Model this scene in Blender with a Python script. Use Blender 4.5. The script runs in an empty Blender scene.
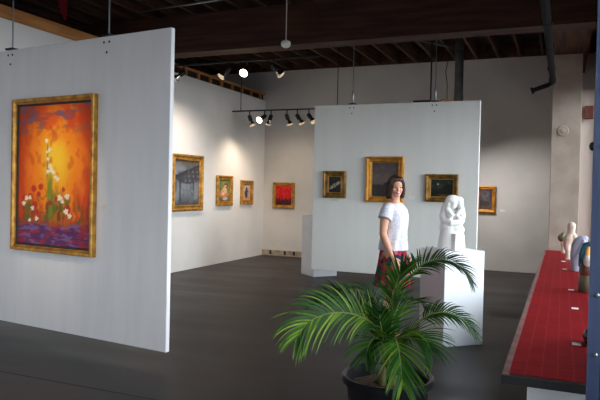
import bpy, bmesh, math, random
from mathutils import Vector, Matrix, noise, Euler
PI = math.pi
C = bpy.context.scene.collection
random.seed(7)

# ------------------------------------------------------------------ helpers
def lin(c):
    return tuple((x / 12.92 if x <= .04045 else ((x + .055) / 1.055) ** 2.4) for x in c)

def rgb(r, g, b):
    return lin((r / 255, g / 255, b / 255))

MATS = {}
def mat(name, col=(.8, .8, .8), rough=.6, metal=0., col2=None, scale=6., detail=4., stretch=(1, 1, 1), bump=0., bscale=60.,
        lo=.35, hi=.65, spec=.5, coat=0., sub=0., trans=0., emit=None, estr=0., rough2=None):
    m = bpy.data.materials.new(name); m.use_nodes = True
    nt = m.node_tree; N = nt.nodes; L = nt.links
    b = N['Principled BSDF']
    b.inputs['Base Color'].default_value = (*col, 1)
    b.inputs['Roughness'].default_value = rough
    b.inputs['Metallic'].default_value = metal
    b.inputs['Specular IOR Level'].default_value = spec
    b.inputs['Coat Weight'].default_value = coat
    if trans: b.inputs['Transmission Weight'].default_value = trans
    tc = None
    if col2 is not None or bump:
        tc = N.new('ShaderNodeTexCoord'); mp = N.new('ShaderNodeMapping')
        mp.inputs['Scale'].default_value = stretch
        L.new(tc.outputs['Object'], mp.inputs['Vector'])
    if col2 is not None:
        t = N.new('ShaderNodeTexNoise'); t.inputs['Scale'].default_value = scale; t.inputs['Detail'].default_value = detail
        L.new(mp.outputs[0], t.inputs['Vector'])
        r = N.new('ShaderNodeValToRGB')
        r.color_ramp.elements[0].position = lo; r.color_ramp.elements[1].position = hi
        r.color_ramp.elements[0].color = (*col, 1); r.color_ramp.elements[1].color = (*col2, 1)
        L.new(t.outputs['Fac'], r.inputs[0]); L.new(r.outputs[0], b.inputs['Base Color'])
        if rough2 is not None:
            mr = N.new('ShaderNodeMapRange'); mr.inputs['To Min'].default_value = rough; mr.inputs['To Max'].default_value = rough2
            mr.inputs['From Min'].default_value = lo; mr.inputs['From Max'].default_value = hi
            L.new(t.outputs['Fac'], mr.inputs['Value']); L.new(mr.outputs[0], b.inputs['Roughness'])
    if bump:
        t2 = N.new('ShaderNodeTexNoise'); t2.inputs['Scale'].default_value = bscale; t2.inputs['Detail'].default_value = 3
        L.new(mp.outputs[0], t2.inputs['Vector'])
        bp = N.new('ShaderNodeBump'); bp.inputs['Strength'].default_value = bump; bp.inputs['Distance'].default_value = .01
        L.new(t2.outputs['Fac'], bp.inputs['Height']); L.new(bp.outputs[0], b.inputs['Normal'])
    if emit:
        b.inputs['Emission Color'].default_value = (*emit, 1); b.inputs['Emission Strength'].default_value = estr
    MATS[name] = m
    return m

def obj(name, bm, m, parent=None, smooth=False, loc=None, rot=None, angle=None):
    me = bpy.data.meshes.new(name)
    bmesh.ops.recalc_face_normals(bm, faces=bm.faces)
    bm.to_mesh(me); bm.free()
    if smooth:
        for p in me.polygons: p.use_smooth = True
        if angle:
            me.set_sharp_from_angle(angle=math.radians(angle))
    for mm in (m if isinstance(m, (list, tuple)) else [m]):
        me.materials.append(mm)
    o = bpy.data.objects.new(name, me); C.objects.link(o)
    if parent: o.parent = parent
    if loc: o.location = loc
    if rot: o.rotation_euler = rot
    return o

def tag(o, label=None, cat=None, group=None, kind=None):
    if label: o['label'] = label
    if cat: o['category'] = cat
    if group: o['group'] = group
    if kind: o['kind'] = kind
    return o

def thing(name, label, cat, loc=(0, 0, 0), rz=0, group=None):
    o = bpy.data.objects.new(name, None); C.objects.link(o)
    o.location = loc; o.rotation_euler = (0, 0, rz); o.empty_display_size = .1
    return tag(o, label, cat, group)

def struct(name, bm, m, label=None, parent=None, **k):
    o = obj(name, bm, m, parent, **k)
    if not parent:
        tag(o, label, None, None, 'structure')
    return o

def dup(o, parent=None):
    c = o.copy(); C.objects.link(c)
    if parent: c.parent = parent
    for ch in list(o.children): dup(ch, c)
    return c

def box(bm, a, b, bevel=0.):
    t = bmesh.new() if bevel else bm
    x0, y0, z0 = a; x1, y1, z1 = b
    v = [t.verts.new(p) for p in ((x0, y0, z0), (x1, y0, z0), (x1, y1, z0), (x0, y1, z0), (x0, y0, z1), (x1, y0, z1), (x1, y1, z1), (x0, y1, z1))]
    for f in ((0, 3, 2, 1), (4, 5, 6, 7), (0, 1, 5, 4), (1, 2, 6, 5), (2, 3, 7, 6), (3, 0, 4, 7)):
        t.faces.new([v[i] for i in f])
    if bevel:
        bmesh.ops.bevel(t, geom=list(t.edges), offset=bevel, segments=2, affect='EDGES', profile=.5)
        me = bpy.data.meshes.new('t'); t.to_mesh(me); t.free(); bm.from_mesh(me); bpy.data.meshes.remove(me)
    return bm

def B(a, b, bevel=0.): return box(bmesh.new(), a, b, bevel)

def frame_axes(d, up=Vector((0, 0, 1))):
    d = d.normalized()
    if abs(d.dot(up)) > .98: up = Vector((1, 0, 0))
    s = d.cross(up).normalized(); u = s.cross(d).normalized()
    return s, u

def tube(bm, pts, rad, seg=12, flat=1., caps=True, up=Vector((0, 0, 1)), round_ends=False):
    """tapered tube through pts; rad: number or list; flat scales the 'up' radius"""
    pts = [Vector(p) for p in pts]; n = len(pts)
    rad = list(rad) if isinstance(rad, (list, tuple)) else [rad] * n
    if round_ends:
        d0 = (pts[0] - pts[1]).normalized(); d1 = (pts[-1] - pts[-2]).normalized()
        a = [pts[0] + d0 * rad[0] * math.sin(t) for t in (1.35, .9, .45)]; ra = [rad[0] * math.cos(t) for t in (1.35, .9, .45)]
        b = [pts[-1] + d1 * rad[-1] * math.sin(t) for t in (.45, .9, 1.35)]; rb = [rad[-1] * math.cos(t) for t in (.45, .9, 1.35)]
        pts = a + pts + b; rad = ra + rad + rb; n = len(pts)
    rings = []
    ps = None
    for i, p in enumerate(pts):
        d = (pts[min(i + 1, n - 1)] - pts[max(i - 1, 0)])
        if ps is None: s, u = frame_axes(d, up)
        else:
            d = d.normalized(); s = (ps - d * ps.dot(d)).normalized(); u = s.cross(d).normalized()
        ps = s
        rings.append([bm.verts.new(p + s * rad[i] * math.cos(2 * PI * k / seg) + u * rad[i] * flat * math.sin(2 * PI * k / seg)) for k in range(seg)])
    for a, b in zip(rings, rings[1:]):
        for k in range(seg): bm.faces.new((a[k], a[(k + 1) % seg], b[(k + 1) % seg], b[k]))
    if caps:
        bm.faces.new(rings[0][::-1]); bm.faces.new(rings[-1])
    return bm

def T(pts, rad, seg=12, **k): return tube(bmesh.new(), pts, rad, seg, **k)

def lathe(bm, prof, seg=24, M=None, sx=1., sy=1.):
    """prof: list of (r, z) from bottom to top"""
    M = M or Matrix()
    rings = [[bm.verts.new(M @ Vector((r * sx * math.cos(2 * PI * k / seg), r * sy * math.sin(2 * PI * k / seg), z))) for k in range(seg)] for r, z in prof]
    for a, b in zip(rings, rings[1:]):
        for k in range(seg): bm.faces.new((a[k], a[(k + 1) % seg], b[(k + 1) % seg], b[k]))
    bm.faces.new(rings[0][::-1]); bm.faces.new(rings[-1])
    return bm

def loft(bm, rings, seg=28, power=2.):
    """rings: (cx, cy, z, rx, ry)"""
    R = []
    for cx, cy, z, rx, ry in rings:
        r = []
        for k in range(seg):
            a = 2 * PI * k / seg; c, s = math.cos(a), math.sin(a)
            q = (abs(c) ** power + abs(s) ** power) ** (-1 / power)
            r.append(bm.verts.new((cx + rx * c * q, cy + ry * s * q, z)))
        R.append(r)
    for a, b in zip(R, R[1:]):
        for k in range(seg): bm.faces.new((a[k], a[(k + 1) % seg], b[(k + 1) % seg], b[k]))
    bm.faces.new(R[0][::-1]); bm.faces.new(R[-1])
    return bm

def ball(bm, c, r, rot=None, seg=20, rings=12):
    r = r if isinstance(r, (tuple, list)) else (r, r, r)
    M = Matrix.Translation(c) @ (Euler(rot).to_matrix().to_4x4() if rot else Matrix()) @ Matrix.Diagonal((*r, 1))
    bmesh.ops.create_uvsphere(bm, u_segments=seg, v_segments=rings, radius=1, matrix=M)
    return bm

def fuse(bm, voxel=.005, smooth=4, fac=.5):
    """merge overlapping closed shapes into one continuous surface"""
    bmesh.ops.recalc_face_normals(bm, faces=bm.faces)
    me = bpy.data.meshes.new('fuse'); bm.to_mesh(me); bm.free()
    o = bpy.data.objects.new('fuse', me); C.objects.link(o)
    r = o.modifiers.new('r', 'REMESH'); r.mode = 'VOXEL'; r.voxel_size = voxel
    if smooth:
        s = o.modifiers.new('s', 'SMOOTH'); s.iterations = smooth; s.factor = fac
    dg = bpy.context.evaluated_depsgraph_get(); dg.update()
    me2 = bpy.data.meshes.new_from_object(o.evaluated_get(dg))
    out = bmesh.new(); out.from_mesh(me2)
    bpy.data.objects.remove(o); bpy.data.meshes.remove(me); bpy.data.meshes.remove(me2)
    return out

def fbm(x, y, z=0., o=4):
    return noise.fractal(Vector((x, y, z)), 1., 2., o)

def mix(a, b, t):
    t = max(0., min(1., t)); return tuple(p + (q - p) * t for p, q in zip(a, b))

def sstep(a, b, x):
    t = max(0., min(1., (x - a) / ((b - a) or 1e-6))); return t * t * (3 - 2 * t)

# ------------------------------------------------------------------ materials
M_wall = mat('white_wall_paint', rgb(232, 227, 222), .7, col2=rgb(240, 236, 232), scale=1.3, bump=.08, bscale=25)
M_back = mat('off_white_wall_paint', rgb(205, 201, 197), .75, col2=rgb(222, 217, 211), scale=1.1, bump=.1, bscale=18)
M_panel = mat('panel_paint', rgb(220, 217, 220), .6, col2=rgb(226, 222, 224), scale=3, stretch=(3, 3, .35), bump=.05, bscale=12)
M_panel2 = mat('panel_paint_grey', rgb(226, 224, 219), .6, col2=rgb(230, 228, 223), scale=2, stretch=(3, 3, .35), bump=.05, bscale=12)
M_white = mat('white_plinth_paint', rgb(226, 227, 232), .5, col2=rgb(220, 221, 228), scale=4)
M_pillar = mat('cream_plaster', rgb(176, 160, 147), .8, col2=rgb(158, 140, 126), scale=3, bump=.2, bscale=20)
M_floor = mat('dark_concrete', rgb(18, 15, 17), .36, col2=rgb(66, 57, 54), scale=1.3, detail=9, stretch=(.45, 1.5, 1), bump=.04, bscale=9, lo=.3, hi=.72, rough2=.55, spec=.2)
M_wood = mat('dark_old_timber', rgb(50, 30, 20), .8, col2=rgb(92, 58, 36), scale=5, detail=6, stretch=(4, .3, 4), bump=.3, bscale=30)
M_beam = mat('brown_old_timber', rgb(44, 22, 14), .8, col2=rgb(80, 44, 26), scale=4, detail=6, stretch=(.3, 4, 4), bump=.3, bscale=30)
M_deck = mat('ceiling_boards', rgb(30, 20, 15), .85, col2=rgb(52, 34, 24), scale=4, stretch=(.3, 5, 1))
M_lumber = mat('orange_lumber', rgb(176, 112, 56), .7, col2=rgb(205, 142, 82), scale=5, stretch=(5, .4, 5))
M_gap = mat('dark_cavity', rgb(34, 24, 20), .9)
M_black = mat('black_metal', rgb(22, 21, 22), .45, spec=.4)
M_steel = mat('galvanised_steel', rgb(150, 152, 155), .35, .9)
M_chrome = mat('bulb_reflector', rgb(225, 222, 215), .12, 1.)
M_duct = mat('grey_duct_metal', rgb(98, 102, 98), .4, .7, col2=rgb(122, 126, 120), scale=5)
M_pipe = mat('dark_iron_pipe', rgb(20, 20, 23), .8, .0, col2=rgb(30, 30, 34), scale=7, spec=.15)
M_blue = mat('blue_painted_steel', rgb(44, 54, 84), .45, .0, col2=rgb(58, 70, 102), scale=5, stretch=(4, 4, .4))
M_gold = mat('gilded_wood', rgb(150, 100, 36), .42, .55, col2=rgb(205, 152, 66), scale=14, detail=5, bump=.2, bscale=60)
M_gold2 = mat('dark_gilded_wood', rgb(96, 68, 32), .45, .5, col2=rgb(170, 124, 56), scale=10, detail=5, bump=.2, bscale=60)
M_gold3 = mat('orange_gilded_wood', rgb(176, 112, 34), .4, .5, col2=rgb(222, 158, 62), scale=10, detail=5, bump=.2, bscale=60)
M_liner = mat('dark_frame_liner', rgb(44, 30, 22), .6)
M_brass = mat('inner_gilt_edge', rgb(196, 152, 82), .35, .7)
M_stone = mat('white_plaster_sculpture', rgb(228, 226, 222), .6, bump=.03, bscale=40)
M_terra = mat('black_plastic_pot', rgb(24, 24, 28), .3, spec=.5)
M_soil = mat('potting_soil', rgb(40, 28, 20), .95, col2=rgb(92, 66, 44), scale=40, bump=.8, bscale=60)
M_card = mat('white_card', rgb(236, 234, 228), .7)
M_card2 = mat('cream_card', rgb(222, 212, 186), .7)
M_redcloth = mat('red_cloth', rgb(176, 24, 40), .7, col2=rgb(140, 14, 34), scale=6)
M_bulbw = mat('white_plastic', rgb(228, 226, 222), .4)
M_lit = mat('lit_bulb', (1, .8, .5), .3, emit=(1, .74, .42), estr=13)
M_dim = mat('bulb_lens', rgb(150, 138, 120), .15, emit=(1, .72, .42), estr=.6)
M_orange = mat('orange_wire_jacket', rgb(212, 90, 40), .5)
M_redbox = mat('reddish_brown_wood', rgb(116, 52, 36), .6, col2=rgb(90, 38, 28), scale=8)
M_hole = mat('dark_hole', rgb(36, 30, 28), .9)
M_pave = mat('pavement', rgb(62, 62, 64), .9, col2=rgb(76, 75, 76), scale=2)
M_rough = mat('rough_concrete', rgb(196, 180, 160), .9, col2=rgb(150, 134, 118), scale=9, bump=.4, bscale=25)
M_alu = mat('window_frame_paint', rgb(52, 56, 66), .5)

def glass_mat():
    m = bpy.data.materials.new('window_glass'); m.use_nodes = True
    N = m.node_tree.nodes; L = m.node_tree.links; N.clear()
    o = N.new('ShaderNodeOutputMaterial'); t = N.new('ShaderNodeBsdfTransparent'); g = N.new('ShaderNodeBsdfGlossy')
    t.inputs['Color'].default_value = (.96, .98, .97, 1); g.inputs['Roughness'].default_value = .02
    f = N.new('ShaderNodeFresnel'); f.inputs['IOR'].default_value = 1.2
    mx = N.new('ShaderNodeMixShader'); L.new(f.outputs[0], mx.inputs[0]); L.new(t.outputs[0], mx.inputs[1]); L.new(g.outputs[0], mx.inputs[2])
    L.new(mx.outputs[0], o.inputs[0]); return m
M_glass = glass_mat()

def tile_mat():
    m = bpy.data.materials.new('red_tiles'); m.use_nodes = True
    N = m.node_tree.nodes; L = m.node_tree.links; b = N['Principled BSDF']
    tc = N.new('ShaderNodeTexCoord'); br = N.new('ShaderNodeTexBrick')
    br.offset = 0.; br.squash = 1.
    br.inputs['Scale'].default_value = 1.; br.inputs['Brick Width'].default_value = .075; br.inputs['Row Height'].default_value = .075
    br.inputs['Mortar Size'].default_value = .0035; br.inputs['Mortar Smooth'].default_value = .2; br.inputs['Bias'].default_value = 0
    br.inputs['Color1'].default_value = (*rgb(126, 13, 20), 1); br.inputs['Color2'].default_value = (*rgb(114, 9, 17), 1)
    br.inputs['Mortar'].default_value = (*rgb(136, 36, 42), 1)
    L.new(tc.outputs['Object'], br.inputs['Vector']); L.new(br.outputs['Color'], b.inputs['Base Color'])
    b.inputs['Roughness'].default_value = .6; b.inputs['Specular IOR Level'].default_value = .06
    return m
M_tile = tile_mat()

def attr_mat(name, rough=.5, spec=.4, coat=0.):
    m = bpy.data.materials.new(name); m.use_nodes = True
    N = m.node_tree.nodes; L = m.node_tree.links; b = N['Principled BSDF']
    a = N.new('ShaderNodeVertexColor'); a.layer_name = 'paint'
    L.new(a.outputs['Color'], b.inputs['Base Color']); b.inputs['Roughness'].default_value = rough
    b.inputs['Specular IOR Level'].default_value = spec; b.inputs['Coat Weight'].default_value = coat
    t = N.new('ShaderNodeTexNoise'); t.inputs['Scale'].default_value = 90
    bp = N.new('ShaderNodeBump'); bp.inputs['Strength'].default_value = .15; bp.inputs['Distance'].default_value = .01
    L.new(t.outputs['Fac'], bp.inputs['Height']); L.new(bp.outputs[0], b.inputs['Normal'])
    return m
M_paint = attr_mat('oil_paint', .55, .3)

def leaf_mat():
    m = bpy.data.materials.new('palm_leaf'); m.use_nodes = True
    N = m.node_tree.nodes; L = m.node_tree.links; b = N['Principled BSDF']; out = N['Material Output']
    a = N.new('ShaderNodeVertexColor'); a.layer_name = 'paint'
    L.new(a.outputs['Color'], b.inputs['Base Color']); b.inputs['Roughness'].default_value = .5; b.inputs['Specular IOR Level'].default_value = .25
    tr = N.new('ShaderNodeBsdfTranslucent'); hs = N.new('ShaderNodeHueSaturation')
    hs.inputs['Hue'].default_value = .47; hs.inputs['Value'].default_value = 1.8
    L.new(a.outputs['Color'], hs.inputs['Color']); L.new(hs.outputs[0], tr.inputs['Color'])
    mx = N.new('ShaderNodeMixShader'); mx.inputs[0].default_value = .28
    L.new(b.outputs[0], mx.inputs[1]); L.new(tr.outputs[0], mx.inputs[2]); L.new(mx.outputs[0], out.inputs[0])
    return m
M_leaf = leaf_mat()

# ------------------------------------------------------------------ the room
XL, YB, XR = -6.17, 12.51, .55
YF = -4.5
struct('floor', B((-10, YF - .2, -.1), (XR + .2, YB + .2, 0)), M_floor, 'dark grey polished concrete floor of the gallery')
struct('trim_1', B((-6.15, 3.6 , 0), (-1.6, 3.61, .0012)), M_hole, 'thin dark joint line across the concrete floor', loc=(0, .0, 0))
struct('wall_back', B((-10, YB, 0), (XR + .2, YB + .2, 4.37)), M_back, 'off-white back wall of the gallery')
struct('wall_left', B((XL - .14, YF, 0), (XL, YB, 3.44), ), M_wall, 'white left partition wall lower than the ceiling')
# timber framing on top of the left partition: cavity, studs, plate
pl = struct('trim_2', B((XL - .14, YF, 3.565), (XL - .005, YB, 3.60)), M_lumber, 'orange lumber framing on top of the left partition wall')
struct('plate_lower', B((XL - .135, YF, 3.44), (XL - .02, YB, 3.452)), M_lumber, parent=pl)
struct('cavity', B((XL - .13, 7.9, 3.452), (XL - .06, YB, 3.565)), M_gap, parent=pl)
struct('rail', B((XL - .13, YF, 3.452), (XL - .008, 7.9, 3.565)), M_lumber, parent=pl)
y = YB - .2
while y > 8:
    struct('stud', B((XL - .06, y - .022, 3.452), (XL - .012, y + .022, 3.565)), M_lumber, parent=pl); y -= .42
struct('wall_far', B((-10.2, YF, 0), (-10, YB, 4.5)), M_back, 'wall beyond the left partition')

# right wall with window openings, built as piers, sill wall and header
wr = bmesh.new()
box(wr, (XR, YF, 0), (XR + .25, YB, .60)); box(wr, (XR, YF, 3.17), (XR + .25, YB, 4.37))
for a, b in ((YF, -4.3), (3.25, 3.85), (10.75, YB)): box(wr, (XR, a, .60), (XR + .25, b, 3.17))
struct('wall_right', wr, M_pillar, 'right wall with the storefront windows')
def window(n, y0, y1, k):
    f = bmesh.new(); t = .05
    box(f, (XR + .08, y0, .60), (XR + .16, y1, .66)); box(f, (XR + .08, y0, 3.11), (XR + .16, y1, 3.17))
    for i in range(k + 1):
        yy = y0 + (y1 - y0 - t) * i / k; box(f, (XR + .08, yy, .66), (XR + .16, yy + t, 3.11))
    w = struct('window_%d' % n, f, M_alu, 'storefront window in the right wall')
    struct('pane', B((XR + .115, y0 + .02, .63), (XR + .121, y1 - .02, 3.14)), M_glass, parent=w)
    l = bpy.data.lights.new('daylight_portal', 'AREA'); l.shape = 'RECTANGLE'; l.size = y1 - y0; l.size_y = 2.5; l.cycles.is_portal = True
    o = bpy.data.objects.new('daylight_portal', l); C.objects.link(o)
    o.location = (XR + .2, (y0 + y1) / 2, 1.885); o.rotation_euler = Vector((-1, 0, 0)).to_track_quat('-Z', 'Y').to_euler()
    if abs((o.rotation_euler.to_matrix() @ Vector((1, 0, 0))).y) < .5: l.size, l.size_y = l.size_y, l.size
window(1, -4.3, 3.25, 4)
window(2, 3.85, 10.75, 4)
wf = bmesh.new()
for a, b in (((-10, 0), (-2.3, 4.37)), ((-.7, 0), (XR + .25, 4.37)), ((-2.3, 2.9), (-.7, 4.37)), ((-2.3, 0), (-.7, .5))):
    box(wf, (a[0], YF - .2, a[1]), (b[0], YF, b[1]))
struct('wall_front', wf, M_back, 'front wall behind the viewer')
ff = bmesh.new()
for x in (-2.3, -.76): box(ff, (x, YF - .14, .5), (x + .06, YF - .06, 2.9))
box(ff, (-2.24, YF - .14, .5), (-.76, YF - .06, .56)); box(ff, (-2.24, YF - .14, 2.84), (-.76, YF - .06, 2.9))
w3 = struct('window_3', ff, M_alu, 'added window in the unseen front wall')  # window added behind the viewer to brighten the panel faces
struct('pane', B((-2.27, YF - .105, .53), (-.73, YF - .099, 2.87)), M_glass, parent=w3)
l = bpy.data.lights.new('daylight_portal', 'AREA'); l.shape = 'RECTANGLE'; l.size = 1.6; l.size_y = 2.4; l.cycles.is_portal = True
o = bpy.data.objects.new('daylight_portal', l); C.objects.link(o); o.location = (-1.5, YF - .19, 1.7)
o.rotation_euler = Vector((0, 1, 0)).to_track_quat('-Z', 'Z').to_euler()

pv = bmesh.new(); box(pv, (XR + .26, -30, -.35), (40, 45, -.15)); box(pv, (-30, -40, -.35), (XR + .26, YF - .21, -.15))
struct('pavement', pv, M_pave, 'pavement outside the windows')

# ceiling: boards, joists along the depth, a deep cross beam
ce = struct('ceiling', B((-10.2, YF - .2, 4.36), (XR + .25, YB + .2, 4.46)), M_deck, 'dark timber ceiling of boards on joists')
x = -9.9
xs = []
while x < XR:
    xs.append(x); x += .395
for x in xs:
    struct('joist', B((x - .022, YF - .2, 4.08), (x + .022, YB + .2, 4.36)), M_wood, parent=ce)
struct('rim_joist', B((-10, YB - .045, 4.08), (XR, YB, 4.36)), M_wood, parent=ce)
cb = struct('ceiling_beam', B((-10, 8.0, 3.51), (XR, 8.32, 4.08)), M_beam, 'deep brown timber beam crossing the room below the joists')
struct('ceiling_beam', B((-10, 3.6, 3.85), (XR, 3.9, 4.08)), M_beam, 'dark timber beam nearer the viewer')
struct('ceiling_beam', B((-.24, 8.32, 3.72), (.3, YB, 4.08)), M_wood, 'dark timber header resting on the cream pillar')

# pillar at the end of the shelf and the window reveal beside it
struct('pillar', B((-.2, 10.75, 0), (.234, 11.25, 3.72), .012), M_pillar, 'cream plastered pillar at the end of the red shelf')
struct('trim_3', B((.234, 10.9, 0), (XR, 11.1, 3.17)), mat('pale_pink_plaster', rgb(226, 208, 196), .8), 'pale reveal between pillar and window')
# rough base strip of the back wall
bs = struct('baseboard_back', B((XL, YB - .03, 0), (-4.4, YB, .122)), M_rough, 'rough unpainted base strip of the back wall')
for x in (-5.95, -5.6, -5.38):
    struct('dark_gap', B((x - .03, YB - .034, .03), (x + .02, YB - .028, .115)), M_hole, parent=bs)

# ------------------------------------------------------------------ hanging partition panels
def hanging_panel(name, label, x0, x1, y0, y1, z0, z1, m, rods, ceil_z, tb=True, rz=0.):
    t = thing(name, label, 'partition panel', ((x0 + x1) / 2, (y0 + y1) / 2, z0), rz, 'hanging partition panels')
    ox, oy = (x0 + x1) / 2, (y0 + y1) / 2
    obj('board', B((x0 - ox, y0 - oy, 0), (x1 - ox, y1 - oy, z1 - z0), .006), m, t)
    for rx in rods:
        h = z1 - z0
        p = obj('mounting_plate', B((rx - ox - .055, -.045, h), (rx - ox + .055, .045, h + .018), .003), M_black, t)
        obj('hanger_rod', T([(rx - ox, 0, h + .018), (rx - ox, 0, ceil_z - z0)], .0075, 8), M_steel, t)
        if tb: obj('turnbuckle', lathe(bmesh.new(), [(.007, h + .018), (.02, h + .03), (.018, h + .2), (.008, h + .24)], 10, Matrix.Translation((rx - ox, 0, 0))), M_steel, t, smooth=True)
        for dx, dz in ((-.035, .05), (.03, .05), (0, .14)):
            obj('bolt', lathe(bmesh.new(), [(.011, 0), (.011, .004), (.006, .008)], 10, Matrix.Translation((rx - ox + dx, y0 - oy + .002, h - dz)) @ Matrix.Rotation(PI / 2, 4, 'X')), M_black, t)
    return t
hanging_panel('partition_panel', 'white hanging partition panel that carries the big orange flower painting', -5.981, -2.981, 4.4814, 4.5274, .115, 2.80, M_panel, (-5.051, -3.722), 4.08, False, -.119)
hanging_panel('partition_panel', 'white hanging partition panel behind the woman, carrying three gilt-framed paintings', -3.745, -1.145, 9.40, 9.47, .19, 2.845, M_panel2, (-3.112, -1.81), 4.08)

# ------------------------------------------------------------------ paintings
def painting(name, label, loc, rz, w, h, prof, fm, fn, nx, ny, liner=None, liner_w=0., group='framed paintings on the walls and panels'):
    """prof: (inset, height) from the outer back edge inwards; faces -Y; loc = centre on the wall"""
    t = thing(name, label, 'painting', loc, rz, group)
    bm = bmesh.new(); rings = []
    for ins, ht in prof:
        a, b = w / 2 - ins, h / 2 - ins
        rings.append([bm.verts.new(p) for p in ((-a, -ht, -b), (a, -ht, -b), (a, -ht, b), (-a, -ht, b))])
    for r, s in zip(rings, rings[1:] + rings[:1]):
        for k in range(4): bm.faces.new((r[k], r[(k + 1) % 4], s[(k + 1) % 4], s[k]))
    obj('frame', bm, fm, t)
    ins = prof[-1][0]; iw, ih = w - 2 * ins, h - 2 * ins
    if liner:
        bm = bmesh.new(); rings = []
        for i2, ht in ((0, .003), (0, .020), (liner_w * .6, .020), (liner_w, .012), (liner_w, .003)):
            a, b = iw / 2 - i2, ih / 2 - i2
            rings.append([bm.verts.new(p) for p in ((-a, -ht, -b), (a, -ht, -b), (a, -ht, b), (-a, -ht, b))])
        for r, s in zip(rings, rings[1:] + rings[:1]):
            for k in range(4): bm.faces.new((r[k], r[(k + 1) % 4], s[(k + 1) % 4], s[k]))
        obj('liner', bm, liner, t)
        iw -= 2 * liner_w; ih -= 2 * liner_w
    iw += .004; ih += .004
    me = bpy.data.meshes.new('canvas')
    vs = [(-iw / 2 + iw * i / nx, -.009, -ih / 2 + ih * j / ny) for j in range(ny + 1) for i in range(nx + 1)]
    fs = [(j * (nx + 1) + i, j * (nx + 1) + i + 1, (j + 1) * (nx + 1) + i + 1, (j + 1) * (nx + 1) + i) for j in range(ny) for i in range(nx)]
    n0 = len(vs)
    vs += [(-iw / 2, -.002, -ih / 2), (iw / 2, -.002, -ih / 2), (iw / 2, -.002, ih / 2), (-iw / 2, -.002, ih / 2)]
    fs += [(n0, n0 + 3, n0 + 2, n0 + 1)]
    me.from_pydata(vs, [], fs)
    ca = me.color_attributes.new('paint', 'FLOAT_COLOR', 'POINT')
    for j in range(ny + 1):
        for i in range(nx + 1):
            c = fn(i / nx, j / ny); ca.data[j * (nx + 1) + i].color = (*lin([max(0, min(1, q)) for q in c]), 1)
    me.materials.append(M_paint)
    o = bpy.data.objects.new('canvas', me); C.objects.link(o); o.parent = t
    return t

def c8(r, g, b): return (r / 255, g / 255, b / 255)
flowers = [(.40, .745, .022), (.44, .68, .024), (.41, .665, .016), (.42, .615, .02), (.45, .565, .024), (.47, .535, .03), (.50, .52, .026), (.42, .525, .022), (.53, .485, .022), (.56, .47, .022),
           (.59, .34, .034), (.69, .35, .032), (.63, .315, .024), (.68, .245, .032), (.73, .215, .026), (.08, .29, .028), (.12, .33, .026), (.17, .335, .024), (.21, .26, .024), (.17, .17, .02), (.27, .185, .024)]
reds = [(.22, .40, .045), (.33, .415, .035), (.30, .36, .03), (.18, .345, .04), (.09, .335, .035), (.24, .285, .05), (.64, .40, .035), (.70, .26, .05), (.46, .30, .03), (.28, .23, .03), (.55, .33, .03)]
def p_flowers(u, v):
    n = fbm(u * 3, v * 3, 1.3); n2 = fbm(u * 9, v * 9, 4.1); n3 = fbm(u * 22, v * 14, 7.7)
    d = math.hypot((u - .52 - .05 * n) * 1.0, (v - .60 - .08 * n) * .85)
    c = mix(c8(255, 200, 40), c8(244, 130, 10), sstep(.04, .32, d))
    c = mix(c, c8(212, 66, 14), sstep(.28, .52, d + .07 * n2))
    c = mix(c, c8(150, 82, 22), sstep(.34, .2, v) * .6 * sstep(.42, .6, .5 + .4 * n2 + .15 * sstep(.3, .1, v)))
    c = mix(c, c8(206, 84, 22), .5 * sstep(.15, .5, n2))
    # violet-grey strokes in the upper part
    s = fbm(u * 2.4 + .4 * v, v * 9, 9.2) + .35 * fbm(u * 7, v * 22, 2.2)
    c = mix(c, c8(112, 96, 138), sstep(.08, .32, s) * sstep(.76, .86, v + .06 * n) * .95)
    c = mix(c, c8(222, 66, 22), sstep(.1, .4, fbm(u * 4, v * 7, 3.3)) * sstep(.72, .84, v) * .6)
    # foliage streaks
    g = fbm(u * 16 + 2 * n2, v * 2.6, 5.5)
    fol = sstep(.0, .32, g + .1 * n3) * sstep(.12, .2, v) * sstep(max(.28, .52 - .5 * abs(u - .48)), .26, v)
    c = mix(c, c8(84, 96, 26), fol * .9)
    fol2 = sstep(.12, .4, fbm(u * 20 + n2, v * 3.4, 15.5)) * sstep(.12, .2, v) * sstep(.42, .22, v)
    c = mix(c, c8(140, 44, 18), fol2 * .7)
    x0 = .45 + .10 * (.5 - v) * 0 + .012 * math.sin(v * 30)
    c = mix(c, c8(116, 134, 34), sstep(.045, .012, abs(u - x0 - .03 * (.45 - v) )) * sstep(.58, .42, v) * sstep(.16, .22, v) * .9)
    c = mix(c, c8(128, 140, 60), sstep(.016, .005, abs(u - .415)) * sstep(.74, .70, v) * sstep(.42, .5, v) * .9)
    # purple ground
    e = sstep(.19, .12, v + .035 * n2)
    gcol = mix(c8(86, 40, 92), c8(150, 38, 60), sstep(-.1, .3, fbm(u * 6, v * 30, 3.1)))
    gcol = mix(gcol, c8(122, 96, 150), .8 * sstep(.12, .4, fbm(u * 8, v * 40, 6.6)))
    c = mix(c, gcol, e)
    for fx, fy, r in reds:
        dd = math.hypot(u - fx, (v - fy) * 1.55) + .012 * n3
        c = mix(c, c8(182, 36, 24), .85 * sstep(r, r * .6, dd + .012 * n2))
    for fx, fy, r in flowers:
        dd = math.hypot(u - fx, (v - fy) * 1.55) * (1 + .25 * math.sin(5 * math.atan2(v - fy, u - fx) + fx * 40)) + .004 * n3
        c = mix(c, mix(c8(246, 232, 206), c8(206, 150, 120), sstep(r * .5, 0, dd) * .5), sstep(r * 1.05, r * .75, dd))
    return c

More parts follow.
